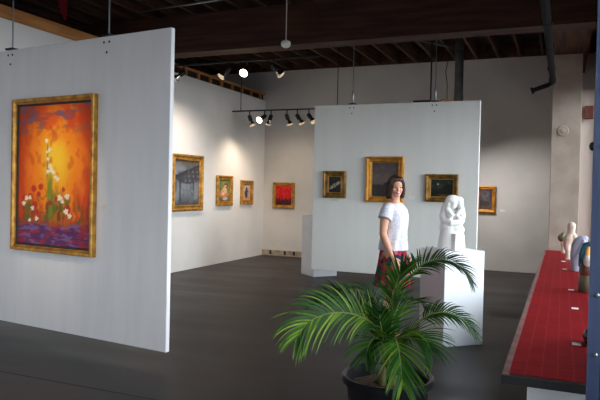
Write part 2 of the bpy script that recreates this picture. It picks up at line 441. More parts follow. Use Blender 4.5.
def p_bridge(u, v):
    n = fbm(u * 4, v * 4, 2.); n2 = fbm(u * 12, v * 12, 3.)
    c = mix(c8(132, 138, 146), c8(100, 106, 112), sstep(-.3, .3, n))
    c = mix(c, c8(128, 122, 108), .5 * sstep(.0, .4, n2) * sstep(.5, .9, v))
    c = mix(c, c8(104, 92, 76), sstep(.8, .97, v + .05 * n) * .7)
    arc = .60 + .28 * (u - .0) - .0 * u * u
    c = mix(c, c8(58, 52, 62), sstep(.07, .03, abs(v - arc - .02 * n2)) * .95)
    body = (v < arc) and v > .50 + .10 * (u - .55) ** 2 * 4 - .02 and u > .05
    if body:
        c = mix(c, c8(70, 68, 74), .85)
        if u > .42:
            c = mix(c, c8(150, 144, 142), sstep(.2, .9, math.sin(u * 34 + v * 10)) * sstep(-.3, .6, math.sin(v * 60)) * .8)
    for px, pw, pb in ((.24, .045, .04), (.78, .035, .18)):
        c = mix(c, c8(58, 56, 62), sstep(pw, pw * .4, abs(u - px - .01 * n2)) * sstep(pb, pb + .05, v) * sstep(.62, .58, v) * .9)
    c = mix(c, c8(144, 146, 150), sstep(.14, .0, abs(v - .27 + .05 * n)) * .45 * sstep(-.1, .3, n2 + .2))
    c = mix(c, c8(66, 68, 64), sstep(.14, .02, v + .04 * n2) * .7)
    return c

def figure(u, v, cx, w, parts, c):
    for (x, y, rx, ry, col) in parts:
        d = math.hypot((u - x) / rx, (v - y) / ry)
        c = mix(c, col, sstep(1.1, .85, d + .15 * fbm(u * 10, v * 10, x * 9)))
    return c
def p_seated(u, v):
    n = fbm(u * 6, v * 8, 5.)
    c = mix(c8(112, 124, 62), c8(150, 148, 84), sstep(-.2, .3, n)); c = mix(c, c8(128, 84, 44), sstep(.3, .1, v + .1 * n))
    c = mix(c, c8(92, 92, 60), sstep(.2, .4, fbm(u * 10, v * 6, 8.)))
    return figure(u, v, .5, .2, [(.62, .72, .2, .13, c8(116, 76, 40)), (.55, .20, .32, .12, c8(96, 92, 104)), (.60, .14, .22, .08, c8(190, 186, 180)), (.5, .34, .40, .15, c8(206, 130, 92)),
                                 (.56, .52, .22, .16, c8(224, 178, 142)), (.34, .44, .14, .14, c8(216, 150, 110)), (.60, .74, .11, .085, c8(226, 184, 148)), (.62, .81, .13, .05, c8(96, 56, 32)), (.42, .36, .12, .06, c8(236, 200, 168))], c)
def p_standing(u, v):
    n = fbm(u * 6, v * 8, 15.)
    c = mix(c8(216, 186, 156), c8(184, 150, 120), sstep(-.2, .3, n)); c = mix(c, c8(206, 150, 112), sstep(.32, .2, v + .06 * n))
    return figure(u, v, .5, .2, [(.5, .30, .13, .16, c8(48, 44, 54)), (.52, .54, .22, .17, c8(74, 72, 92)), (.36, .46, .1, .16, c8(56, 52, 64)), (.52, .75, .12, .075, c8(56, 44, 46)), (.7, .44, .09, .12, c8(150, 136, 140))], c)
def p_red(u, v):
    n = fbm(u * 5, v * 5, 21.); n2 = fbm(u * 14, v * 6, 22.)
    c = mix(c8(214, 24, 30), c8(236, 56, 40), sstep(-.2, .35, n)); c = mix(c, c8(176, 14, 26), sstep(.1, .4, n2) * .6)
    c = mix(c, c8(52, 16, 26), sstep(.48 + .25 * n2, .16 + .12 * n2, v) * .95)
    c = mix(c, c8(150, 60, 64), sstep(.15, .4, fbm(u * 9, v * 16, 3.)) * sstep(.3, .1, v) * .8)
    return c
def p_dark_boat(u, v):
    n = fbm(u * 4, v * 4, 31.)
    c = mix(c8(30, 30, 34), c8(56, 52, 50), sstep(-.2, .4, n))
    d = math.hypot((u - .5 - .55 * (v - .45)) / .42, (v - .45 - .4 * (u - .5)) / .16)
    c = mix(c, mix(c8(184, 172, 158), c8(104, 84, 70), sstep(-.1, .3, fbm(u * 8, v * 8, 2.))), sstep(1.1, .7, d))
    return c
def p_dusk(u, v):
    n = fbm(u * 4, v * 6, 41.); n2 = fbm(u * 12, v * 14, 42.)
    c = mix(c8(104, 88, 84), c8(82, 72, 74), sstep(.4, .95, v + .1 * n)); c = mix(c, c8(124, 100, 88), .5 * sstep(.05, .3, n) * sstep(.4, .5, v))
    c = mix(c, c8(52, 46, 44), sstep(.37, .33, v + .03 * n2)); c = mix(c, c8(44, 36, 36), sstep(.12, .06, abs(u - .55)) * sstep(.42, .39, v + .03 * n2))
    c = mix(c, c8(78, 72, 66), sstep(.2, .4, n2) * sstep(.32, .2, v) * .8)
    return c
def p_night(u, v):
    n = fbm(u * 4, v * 4, 51.); n2 = fbm(u * 10, v * 12, 52.)
    c = mix(c8(32, 38, 34), c8(54, 60, 52), sstep(-.1, .4, n))
    c = mix(c, c8(22, 24, 18), sstep(.42 + .3 * abs(u - .45), .3, v + .08 * n2)); c = mix(c, c8(96, 84, 40), sstep(.2, .08, v + .05 * n2) * sstep(.2, .5, u) * .7)
    c = mix(c, c8(20, 22, 16), sstep(.3, .2, math.hypot(u - .8, v - .5) + .06 * n2))
    c = mix(c, c8(206, 176, 96), sstep(.06, .03, math.hypot((u - .32), (v - .72) * .85)))
    return c
def p_grey(u, v):
    n = fbm(u * 4, v * 4, 61.); n2 = fbm(u * 10, v * 10, 62.)
    c = mix(c8(112, 102, 106), c8(88, 80, 86), sstep(-.2, .3, n)); c = mix(c, c8(62, 56, 58), sstep(.55 - .3 * abs(u - .3), .4, v + .1 * n2) * .8)
    c = mix(c, c8(100, 84, 72), sstep(.25, .1, v + .05 * n2)); return c

thin = [(0, 0), (0, .045), (.006, .052), (.03, .052), (.042, .034), (.05, .028), (.05, 0)]
def prof(w, d): return [(0, 0), (0, d * .7), (.12 * w, d * .95), (.3 * w, d), (.45 * w, d * .72), (.7 * w, d * .6), (.8 * w, d * .72), (.9 * w, d * .66), (w, d * .4), (w, 0)]
painting('painting', 'large orange and yellow painting of white flowers in a thin gold frame', (-4.385, 4.4658, 1.574), -.119, 1.135, 1.452, thin, M_gold, p_flowers, 110, 170, M_liner, .02)
rz = PI / 2
painting('painting', 'grey painting of a bridge in a gold frame, nearest on the left wall', (XL + .002, 9.40, 1.555), rz, 1.0, 1.0, prof(.11, .06), M_gold, p_bridge, 60, 70)
painting('painting', 'small gold-framed painting of a seated figure on green, middle of the left wall', (XL + .002, 10.73, 1.42), rz, .61, .60, prof(.09, .05), M_gold, p_seated, 40, 50)
painting('painting', 'smallest gold-framed painting on the left wall, a dark standing figure on pale ground', (XL + .002, 11.67, 1.39), rz, .53, .51, prof(.09, .05), M_gold, p_standing, 40, 50)
painting('painting', 'bright red painting in a gold frame on the back wall beside the left corner', (-5.668, YB - .002, 1.338), 0, .52, .57, prof(.075, .05), M_gold, p_red, 50, 60)
painting('painting', 'small dark painting with a pale slanting shape, leftmost on the panel behind the woman', (-3.366, 9.398, 1.577), 0, .385, .43, prof(.085, .06), M_gold2, p_dark_boat, 40, 45, M_brass, .008)
painting('painting', 'dusky brown painting in a wide orange-gold frame behind the head of the woman', (-2.545, 9.398, 1.667), 0, .595, .71, prof(.085, .07), M_gold3, p_dusk, 50, 60, M_brass, .01)
painting('painting', 'dark moonlit landscape in a black and gold frame behind the white sculpture', (-1.67, 9.398, 1.553), 0, .485, .415, prof(.07, .06), M_gold2, p_night, 50, 45, M_brass, .012)
painting('painting', 'grey painting in a gold frame on the back wall, right of the hanging panel', (-1.37, YB - .002, 1.365), 0, .36, .52, prof(.07, .05), M_gold3, p_grey, 40, 50)

def wall_label(label, x, y, z, w=.10, h=.05, m=M_card, rz=0.):
    o = obj('wall_label', B((-w / 2, -.004, -h / 2), (w / 2, 0, h / 2)), m, loc=(x, y, z), rot=(0, 0, rz)); tag(o, label, 'label card', 'small label cards')
wall_label('cream label card beside the large orange flower painting', -3.7207, 4.3893, 1.30, .06, .035, M_card2, -.119)
wall_label('pale label card under the small dark painting with the slanting shape', -3.37, 9.399, 1.325, .13, .035, M_card2)
wall_label('white label card right of the dusky painting behind the woman', -2.13, 9.399, 1.40, .09, .05)
wall_label('white label card right of the grey painting on the back wall', -1.06, YB - .001, 1.16, .09, .05)

# ------------------------------------------------------------------ plinths and the white sculpture
obj_p = obj('plinth', B((-.225, -.225, 0), (.225, .225, .925), .004), M_white, loc=(-1.012, 6.363, 0), rot=(0, 0, math.radians(42.5)))
tag(obj_p, 'white box plinth under the white abstract sculpture, behind the palm', 'plinth', 'white box plinths')
obj_p = obj('plinth', B((-.23, -.23, 0), (.23, .23, 1.03), .004), M_white, loc=(-3.90, 10.155, 0), rot=(0, 0, math.radians(50)))
tag(obj_p, 'empty white plinth half hidden behind the left edge of the hanging panel', 'plinth', 'white box plinths')

def white_sculpture():
    b = bmesh.new()
    # local: x right as seen, -y towards viewer
    loft(b, [(-.005, 0, .0, .132, .115), (-.005, 0, .05, .132, .115), (-.006, 0, .12, .122, .108), (-.006, 0, .19, .108, .098), (-.004, 0, .25, .096, .085)], 32, 2.4)
    ball(b, (-.03, 0, .215), (.100, .095, .065)); ball(b, (.03, -.02, .20), (.085, .085, .06))
    tube(b, [(-.075, .0, .26), (-.088, .0, .33), (-.07, 0, .41), (-.035, .0, .46)], [.042, .046, .046, .05], 14, round_ends=True)     # left flank
    tube(b, [(.078, .0, .27), (.092, .0, .34), (.080, 0, .405)], [.032, .036, .036], 14, round_ends=True)        # right flank
    ball(b, (-.0, .03, .33), (.078, .05, .11))
    tube(b, [(-.09, -.03, .29), (-.03, -.082, .268), (.04, -.07, .268), (.088, -.02, .29)], [.032, .034, .032, .03], 14, round_ends=True)    # crossing forearm
    tube(b, [(-.062, -.05, .40), (-.022, -.078, .345), (-.052, -.06, .295)], [.026, .026, .026], 12, round_ends=True)
    tube(b, [(.06, -.05, .385), (.024, -.072, .345), (.06, -.06, .30)], [.024, .024, .024], 12, round_ends=True)
    ball(b, (.005, 0, .478), (.085, .07, .066), (0, .25, 0)); ball(b, (-.045, -.005, .43), (.048, .06, .075), (0, .35, 0))
    ball(b, (.060, -.035, .445), (.040, .046, .058), (0, -.1, 0)); ball(b, (.055, -.01, .49), (.045, .055, .04))
    ball(b, (-.005, -.05, .44), (.03, .03, .05), (0, .4, 0))
    b = fuse(b, .006, 3)
    t = thing('sculpture', 'white abstract carved sculpture of huddled figures standing on the plinth', 'sculpture', (-1.008, 6.312, .926), math.radians(21))
    obj('body', b, M_stone, t, smooth=True)
    s = bmesh.new(); box(s, (-.062, -.062, .0), (.062, .062, .165), .008)
    for v in s.verts:
        if v.co.z > .08: v.co.x *= .86; v.co.y *= .86
    obj('front_block', s, M_stone, t, loc=(.026, -.09, 0), rot=(0, 0, math.radians(24)))
    return t
white_sculpture()

# ------------------------------------------------------------------ red tiled shelf
sh = thing('window_shelf', 'long red tiled shelf running along the right-hand windows', 'shelf', (0, 0, 0))
obj('tile_top', B((-.225, 3.27, .565), (XR - .003, 10.745, .6)), M_tile, sh)
obj('side_edge', B((-.257, 3.24, .565), (-.225, 10.745, .6)), mat('worn_edge_wood', rgb(126, 92, 84), .6, col2=rgb(96, 66, 62), scale=8), sh)
obj('front_edge', B((-.257, 3.22, .557), (XR - .003, 3.27, .598)), M_black, sh)
obj('base_panel', B((-.14, 3.33, 0), (XR - .003, 10.745, .565)), M_white, sh)

def statuette(name, label, cat, loc, rz, parts):
    t = thing(name, label, cat, loc, rz, 'statuettes on the red shelf')
    for pn, b, m in parts:
        for v in b.verts: v.co.z = max(v.co.z, .0005)
        obj(pn, b, m, t, smooth=True)
    return t
M_cream = mat('cream_ceramic', rgb(226, 204, 186), .45, col2=rgb(206, 176, 158), scale=8)
M_green = mat('green_brown_glaze', rgb(70, 74, 56), .35, col2=rgb(112, 92, 62), scale=10)
M_lav = mat('lavender_grey_stone', rgb(150, 148, 168), .4, col2=rgb(184, 184, 200), scale=4)
M_teal = mat('teal_glaze', rgb(28, 66, 84), .25, col2=rgb(44, 92, 110), scale=9)
M_rust = mat('rust_glaze', rgb(110, 54, 34), .35, col2=rgb(64, 34, 28), scale=9)
M_olive = mat('olive_stone', rgb(84, 72, 52), .5, col2=rgb(104, 90, 62), scale=9)
M_amber = mat('amber_glaze', rgb(222, 140, 52), .3, col2=rgb(232, 168, 80), scale=9)
M_cloud = mat('cloudy_white_glaze', rgb(206, 196, 186), .35, col2=rgb(176, 160, 150), scale=12)
M_dark = mat('black_glaze', rgb(22, 20, 24), .25)
# far to near
b = bmesh.new(); tube(b, [(0, 0, 0), (0, 0, .09), (-.01, 0, .16)], [.035, .028, .04], 14, round_ends=True); tube(b, [(.03, .03, .0), (.03, .03, .12)], [.025, .03], 12, round_ends=True)
ball(b, (.02, .01, .2), (.05, .05, .06)); b = fuse(b, .006, 3)
h = bmesh.new(); ball(h, (-.03, -.015, .235), (.06, .055, .065)); ball(h, (-.01, 0, .29), (.035, .035, .03)); h = fuse(h, .007, 2)
statuette('statuette', 'small statuette with a round green head on cream legs, farthest on the red shelf', 'statuette', (.03, 10.35, .6), 0, [('legs', b, M_cream), ('head', h, M_green)])
b = bmesh.new(); tube(b, [(-.01, 0, .0), (-.015, 0, .1), (-.03, 0, .22), (-.01, 0, .30), (.015, 0, .36), (.02, 0, .47)], [.035, .035, .055, .065, .048, .055], 18, round_ends=True)
tube(b, [(.06, .02, .1), (.07, .02, .22), (.05, 0, .33)], [.03, .04, .045], 14, round_ends=True); ball(b, (.02, -.005, .47), (.055, .05, .055)); box(b, (-.045, -.04, 0), (.03, .04, .02)); b = fuse(b, .007, 4)
statuette('statuette', 'tall cream ceramic standing figure, second from the far end of the red shelf', 'statuette', (.10, 9.3, .6), 0, [('body', b, M_cream)])
b = bmesh.new(); loft(b, [(-.02, 0, 0, .055, .05), (-.02, 0, .06, .062, .055), (-.01, 0, .2, .082, .06), (.01, 0, .32, .085, .055), (.03, 0, .39, .07, .045), (.05, 0, .42, .04, .03)], 24)
tube(b, [(-.06, -.03, .10), (-.0, -.055, .22), (.055, -.045, .36)], [.016, .02, .018], 10, round_ends=True); ball(b, (.06, 0, .385), (.045, .04, .035)); b = fuse(b, .007, 4)
statuette('statuette', 'smooth lavender-grey hooded statuette in the middle of the row on the red shelf', 'statuette', (.185, 8.0, .6), 0, [('body', b, M_lav)])
t = statuette('statuette', 'dark statuette with teal back, amber breast and olive base, partly behind the blue post', 'statuette', (.22, 6.33, .6), 0, [])
b = lathe(bmesh.new(), [(.05, 0), (.068, .01), (.07, .09), (.062, .14), (.05, .16)], 24); obj('base', b, M_olive, t, smooth=True)
b = bmesh.new(); ball(b, (0, 0, .20), (.066, .06, .085)); ball(b, (-.005, 0, .25), (.055, .05, .06)); obj('body', fuse(b, .006, 2), M_rust, t, smooth=True)
b = bmesh.new(); ball(b, (.005, -.03, .29), (.038, .04, .06)); obj('breast', b, M_cloud, t, smooth=True)
b = bmesh.new(); tube(b, [(-.05, 0, .25), (-.045, 0, .35), (-.015, 0, .43), (.03, -.01, .45), (.055, -.01, .41)], [.024, .027, .032, .034, .026], 14, round_ends=True); obj('neck', b, M_teal, t, smooth=True)
b = bmesh.new(); tube(b, [(.0, -.025, .32), (.012, -.02, .41)], [.024, .02], 12, round_ends=True); obj('front_stripe', b, M_amber, t, smooth=True)
b = lathe(bmesh.new(), [(.045, 0), (.06, .01), (.075, .05), (.06, .09), (.035, .105)], 24)
statuette('statuette', 'squat black statuette at the near end of the red shelf, mostly behind the blue post', 'statuette', (.205, 4.12, .6), 0, [('body', b, M_dark)])
for x, y, l in ((.031, 9.05, 'small white card in front of the tall cream figure on the red shelf'), (.041, 8.1, 'small white card beside the lavender-grey statuette on the red shelf'),
                (.095, 6.38, 'small white card beside the teal and amber statuette on the red shelf'), (.112, 5.36, 'small white card alone on the red tiles, beside the blue post'),
                (.10, 4.09, 'small white card in front of the squat black statuette, nearest on the shelf')):
    o = obj('name_card', B((-.025, -.03, 0), (.025, .03, .004)), M_card, loc=(x, y, .6005)); tag(o, l, 'card', 'small cards on the red shelf')

# steel post near the shelf end
t = thing('steel_post', 'blue-grey steel post at the right edge, rising past the red shelf', 'post', (.147, 3.12, 0))
pb = bmesh.new(); box(pb, (-.026, -.02, 0), (.026, .02, 4.08)); obj('post', pb, M_blue, t)
pb = bmesh.new(); box(pb, (.026, -.012, 0), (.046, .03, 4.08)); obj('channel', pb, M_black, t)
for z in (.55, .78, 1.05, 1.72, 1.98, 2.28, 2.55):
    obj('bolt', lathe(bmesh.new(), [(.009, 0), (.009, .008), (.005, .012)], 10, Matrix.Translation((.008, -.02, z)) @ Matrix.Rotation(PI / 2, 4, 'X')), M_steel, t)
obj('clamp_knob', ball(bmesh.new(), (-.03, 0, 1.72), (.014, .016, .02)), M_black, t, smooth=True)

# ------------------------------------------------------------------ ceiling fittings
def track_lamp(label, top, aim, bulb='dim', L=.17, group='lamps on the tracks'):
    """top: point on the track underside; aim: direction the bulb looks"""
    t = thing('track_lamp', label, 'lamp', top, 0, group)
    d = Vector(aim).normalized()
    obj('stem', T([(0, 0, 0), (0, 0, -.10)], .012, 10), M_black, t, smooth=True, angle=40)
    k = Vector((0, 0, -.105))
    M = Matrix.Translation(k) @ d.to_track_quat('Z', 'Y').to_matrix().to_4x4() @ Matrix.Scale(1.12, 4)
    obj('socket', lathe(bmesh.new(), [(.018, -.03), (.034, -.02), (.036, .06), (.03, .075)], 16, M), M_black, t, smooth=True, angle=40)
    obj('bulb', lathe(bmesh.new(), [(.026, .072), (.03, .085), (.052, .13), (.06, .15), (.058, .158)], 20, M), M_chrome, t, smooth=True, angle=40)
    obj('lens', lathe(bmesh.new(), [(.058, .156), (.054, .166), (.03, .174), (.004, .176)], 20, M), M_lit if bulb == 'lit' else M_dim, t, smooth=True)
    return t, Vector(top) + k + d * .24
def spot(p, target, power, size=120, blend=1., col=(1, .80, .60)):
    l = bpy.data.lights.new('lamp_light', 'SPOT'); l.energy = power; l.spot_size = math.radians(size); l.spot_blend = blend; l.color = col; l.shadow_soft_size = .05
    o = bpy.data.objects.new('lamp_light', l); C.objects.link(o); o.location = p
    o.rotation_euler = (Vector(target) - Vector(p)).to_track_quat('-Z', 'Y').to_euler()

tr = thing('lighting_track', 'black lighting track under the cross beam, carrying four lamps', 'track', (0, 0, 0))
obj('rail', B((-6.0, 8.69, 3.475), (-3.40, 8.72, 3.50)), M_black, tr)
for x in (-3.62, -5.9):
    obj('hanger_rod', T([(x, 8.705, 3.50), (x, 8.705, 4.12)], .008, 8), M_black, tr)
Yt = 8.705
for px, aim, b, tgt, pw, lb in (
        (-5.80, (-.7, -.15, -.55), 'dim', None, 0, 'leftmost lamp of the upper track, beside the edge of the near panel'),
        (-4.96, (-.5, -.55, -.75), 'off', (XL, 9.3, .7), 165, 'second lamp from the left on the upper track, its round bulb facing forward'),
        (-4.62, (.05, -.85, -.6), 'lit', None, 0, 'brightest lit lamp on the upper track'),
        (-4.17, (.55, .25, -.6), 'dim', None, 0, 'rightmost lamp of the upper track, tilted to the right')):
    t, p = track_lamp(lb, (px, Yt, 3.475), aim, b)
    if tgt: spot(p, tgt, pw, 110, col=(1, .86, .74))
tr = thing('lighting_track', 'lower black lighting track hung before the back wall, carrying six lamps', 'track', (0, 0, 0))
obj('rail', B((-6.16, 10.985, 3.005), (-1.7, 11.015, 3.03)), M_black, tr)
for x in (-5.97, -3.93):
    obj('hanger_rod', T([(x, 11, 3.03), (x, 11, 4.12)], .008, 8), M_black, tr)
for px, aim, b, tgt, pw, lb in (
        (-5.77, (.2, .1, -.6), 'dim', (XL, 10.6, .6), 14, 'leftmost lamp of the lower track'),
        (-5.44, (-.2, -.75, -.45), 'lit', None, 0, 'brightly lit lamp on the lower track, second from the left'),
        (-5.30, (-.25, .1, -.6), 'dim', (XL, 11.1, .3), 60, 'third lamp from the left on the lower track, left of its gap'),
        (-4.96, (.2, .1, -.6), 'dim', (-5.67, YB, .7), 42, 'fourth lamp from the left on the lower track, right of its gap'),
        (-4.74, (.3, .1, -.5), 'dim', None, 0, 'fifth lamp from the left on the lower track'),
        (-4.50, (.4, -.1, -.45), 'dim', None, 0, 'rightmost visible lamp of the lower track, beside the hanging panel'),
        (-2.30, (.5, .5, -.6), 'dim', (-1.3, 11.9, .1), 75, 'added lamp on the lower track, unseen behind the middle of the hanging panel'),  # these last two lamps are added out of sight to brighten the back wall
        (-1.80, (.5, .5, -.6), 'dim', (-.3, 11.9, .1), 115, 'added lamp on the lower track, unseen behind the right end of the hanging panel')):
    t, p = track_lamp(lb, (px, 11.0, 3.005), aim, b)
    if tgt: spot(p, tgt, pw, 120, col=(1, .97, .95) if px > -3 else (1, .82, .62))

tr = thing('lighting_track', 'added black lighting track, unseen above the viewer, facing the orange flower painting', 'track', (0, 0, 0))  # track and lamp added out of view to brighten the flower painting
obj('rail', B((-5.2, 2.385, 3.82), (-3.2, 2.415, 3.845)), M_black, tr)
for x in (-5.0, -3.4): obj('hanger_rod', T([(x, 2.4, 3.845), (x, 2.4, 4.12)], .008, 8), M_black, tr)
t, p = track_lamp('added lamp, unseen above the viewer, aimed at the orange flower painting', (-4.25, 2.4, 3.82), (-.02, .65, -.7), 'dim')
spot(p, (-4.36, 4.46, 1.5), 150, 30, .9, (1, .84, .66))

t = thing('pendant_sensor', 'small white dome hanging from the ceiling on a thin rod', 'ceiling sensor', (-3.19, 7.0, 3.27))
obj('dome', lathe(bmesh.new(), [(.02, -.045), (.05, -.03), (.062, 0), (.055, .03), (.02, .05)], 20), M_bulbw, t, smooth=True)
obj('rod', T([(0, 0, .045), (0, 0, .83)], .006, 8), M_bulbw, t)

t = thing('drain_pipe', 'dark iron pipe running under the ceiling to an elbow above the pillar', 'pipe', (0, 0, 0))
b = T([(-.2, 2.5, 3.2), (-.185, 10.0, 3.17)], .042, 16); obj('run', b, M_pipe, t, smooth=True, angle=40)
b = T([(-.185, 9.97, 3.17), (-.2, 10.06, 3.165), (-.25, 10.1, 3.14), (-.47, 10.1, 3.065)], .034, 16); obj('elbow', b, M_pipe, t, smooth=True, angle=40)
for y in (6.6, 7.7, 9.0, 9.9): obj('coupling', T([(-.19, y - .05, 3.185), (-.19, y + .05, 3.185)], .05, 16), M_pipe, t, smooth=True, angle=40)
obj('flange', T([(-.455, 10.1, 3.07), (-.49, 10.1, 3.058)], .052, 16), M_pipe, t, smooth=True, angle=40)
for y in (3.2, 5.2): obj('strap', T([(-.195, y, 3.24), (-.195, y, 4.36)], .008, 8), M_steel, t)

t = thing('duct', 'round grey metal duct dropping behind the top of the hanging panel', 'duct', (-1.79, 11.5, 2.75))
obj('tube', lathe(bmesh.new(), [(.078, 0), (.078, 1.61)], 20), M_duct, t, smooth=True, angle=40)
obj('collar', lathe(bmesh.new(), [(.086, .40), (.086, .50)], 20), M_duct, t, smooth=True, angle=40)
t = thing('conduit', 'thin grey conduit under the joists above the hanging panel', 'conduit', (0, 0, 0))
obj('tube', T([(-2.32, 10.6, 4.06), (-1.72, 11.42, 4.06)], .018, 10), M_duct, t, smooth=True)
t = thing('conduit', 'pale thin conduit under the joists in front of the deep beam', 'conduit', (0, 0, 0))
obj('tube', T([(-5.9, 7.6, 4.07), (-3.6, 7.42, 4.07)], .014, 10), M_steel, t, smooth=True)
t = thing('bracket', 'black metal bracket lying on top of the hanging panel', 'bracket', (-2.0, 9.435, 2.846))
obj('plate', B((-.14, -.035, 0), (.12, .035, .03), .004), M_black, t)
obj('rod', T([(.12, 0, .03), (.12, 0, 1.234)], .012, 8), M_black, t)
b = T([(-1.76, 9.44, 2.85), (-1.70, 9.42, 2.87), (-1.62, 9.45, 2.86), (-1.55, 9.43, 2.862)], .009, 8)
tag(obj('wire', b, M_orange, smooth=True), 'orange wire lying on top of the hanging panel', 'wire')
b = T([(-1.64, 9.45, 2.85), (-1.64, 9.45, 3.1), (-1.67, 9.46, 3.3), (-1.62, 9.45, 3.55), (-1.63, 9.45, 4.09)], .006, 8)
tag(obj('cord', b, M_black, smooth=True), 'thin black cord rising wavily from the panel to the ceiling', 'cord')
o = obj('wall_disc', lathe(bmesh.new(), [(.088, 0), (.088, .012), (.075, .022), (.05, .018), (.03, .022), (.028, .034), (.01, .036)], 28), M_pillar, smooth=True, angle=35, loc=(-.028, 10.75, 2.505), rot=(PI / 2, 0, 0))
tag(o, 'round cream wall disc high on the plastered pillar', 'wall disc')
t = thing('junction_box', 'small reddish-brown wooden box fixed on the reveal behind the post', 'box', (.335, 10.904, 2.7))
obj('body', B((-.055, -.12, 0), (.07, 0, .2), .005), M_redbox, t)
# red cloth hanging from the ceiling, top left
b = bmesh.new()
R_ = []
for i in range(15):
    s = i / 14; zz = 4.08 - .72 * s; hw = .085 * (1 - s) ** .6 + .008
    cx = -5.46 + .20 * s + .03 * math.sin(s * 4); R_.append([b.verts.new((cx - hw, 5.5 + .03 * math.sin(s * 7), zz)), b.verts.new((cx, 5.47 + .03 * math.sin(s * 7), zz)), b.verts.new((cx + hw, 5.52, zz))])
for p, q in zip(R_, R_[1:]):
    for k in range(2): b.faces.new((p[k], p[k + 1], q[k + 1], q[k]))
bmesh.ops.solidify(b, geom=list(b.faces), thickness=.004)
tag(obj('hanging_cloth', b, M_redcloth, smooth=True), 'red pointed cloth hanging from the dark ceiling, top left', 'cloth')

# ------------------------------------------------------------------ potted palm
palm = thing('potted_palm', 'green feathery palm in a black plastic pot on the dark floor', 'plant', (-.93, 3.60, 0), math.radians(22.9))
b = bmesh.new()
lathe(b, [(.19, 0), (.20, .01), (.245, .36), (.268, .365), (.272, .40), (.262, .405), (.245, .40), (.238, .36), (.232, .30), (.01, .30)], 48)
obj('pot', b, M_terra, palm, smooth=True, angle=35)
b = bmesh.new(); lathe(b, [(.233, .31), (.236, .335), (.18, .345), (.08, .355), (.01, .36)], 32)
for v in b.verts: v.co.z += .012 * noise.noise(v.co * 14) if v.co.z > .33 else 0
obj('soil', b, M_soil, palm)
b = bmesh.new()
for i in range(5):
    a = i * 1.3; tube(b, [(.05 * math.cos(a), .05 * math.sin(a), .33), (.025 * math.cos(a), .025 * math.sin(a), .46)], [.026, .014], 8)
obj('crown_stem', b, mat('palm_stem', rgb(86, 104, 50), .6, col2=rgb(112, 96, 56), scale=14), palm, smooth=True)

def bez(P, n):
    """Catmull-Rom through points"""
    P = [Vector(p) for p in P]; P = [P[0] * 2 - P[1]] + P + [P[-1] * 2 - P[-2]]; out = []
    m = len(P) - 3
    for i in range(n + 1):
        s = min(i / n * m, m - 1e-6); k = int(s); t = s - k; a, b_, c, d = P[k:k + 4]
        out.append(.5 * ((2 * b_) + (c - a) * t + (2 * a - 5 * b_ + 4 * c - d) * t * t + (3 * b_ - a - 3 * c + d) * t ** 3))
    return out

G1, G2, G3 = rgb(10, 32, 13), rgb(38, 84, 18), rgb(138, 166, 46)
def frond(P, L=.26, start=.25, pairs=26, droop=.5, tone=.4, spread=1.0, lift=.15, w=.0066, seed=0, roll=0.):
    rnd = random.Random(seed)
    pts = bez(P, 60)
    bm = bmesh.new(); cl = bm.verts.layers.float_color.new('paint')
    n0 = 0
    def paint(c):
        bm.verts.ensure_lookup_table()
        nonlocal n0
        for v in bm.verts[n0:]: v[cl] = (*c, 1)
        n0 = len(bm.verts)
    tube(bm, pts[::3], [.009 - .0072 * i / 20 for i in range(len(pts[::3]))], 6)
    paint(mix(G2, rgb(150, 150, 88), .5))
    for i in range(pairs):
        s = start + (1 - start) * (i + .3) / pairs
        k = min(int(s * 60), 59); fr = s * 60 - k
        p = pts[k].lerp(pts[k + 1], fr); d = (pts[min(k + 2, 60)] - pts[max(k - 1, 0)]).normalized()
        side = d.cross(Vector((0, 0, 1)))
        side = side.normalized() if side.length > .15 else Vector((1, 0, 0))
        side = Matrix.Rotation(roll, 3, d) @ side
        nrm = side.cross(d).normalized()
        tt = (s - start) / (1 - start)
        ln = L * (.55 + .6 * math.sin(PI * min(1, .18 + .72 * tt))) * (1 - .35 * max(0, tt - .75) / .25)
        for sg in (-1, 1):
            l = ln * rnd.uniform(.88, 1.1)
            ang = .95 - .55 * tt + rnd.uniform(-.08, .08)      # angle from the rachis
            dv = (d * math.cos(ang) + side * sg * math.sin(ang) * spread + nrm * (lift + rnd.uniform(-.07, .07))).normalized()
            q = p.copy(); nseg = 6; prev = None; sd = None
            tn = tone + rnd.uniform(-.3, .3)
            c = mix(G1, G2, tn * 1.6) if tn < .62 else mix(G2, G3, (tn - .62) * 2)
            dr = droop * rnd.uniform(.8, 1.25)
            for j in range(nseg + 1):
                f = j / nseg
                ww = w * (min(1, .45 + 2.6 * f) * (1 - f) ** .55 + .02)
                if sd is None: sd = dv.cross(nrm).normalized()
                sdd = (sd - dv * sd.dot(dv)).normalized()
                up = sdd.cross(dv)
                a = bm.verts.new(q - sdd * ww + up * ww * .35); m_ = bm.verts.new(q); z = bm.verts.new(q + sdd * ww + up * ww * .35)
                if prev:
                    bm.faces.new((prev[0], prev[1], m_, a)); bm.faces.new((prev[1], prev[2], z, m_))
                prev = (a, m_, z)
                q = q + dv * (l / nseg); dv = (dv + Vector((0, 0, -1)) * dr * (.08 + .34 * f)).normalized()
            paint(c)
    me = bpy.data.meshes.new('frond'); bm.to_mesh(me); bm.free()
    for p_ in me.polygons: p_.use_smooth = True
    me.materials.append(M_leaf)
    o = bpy.data.objects.new('frond', me); C.objects.link(o); o.parent = palm
    return o
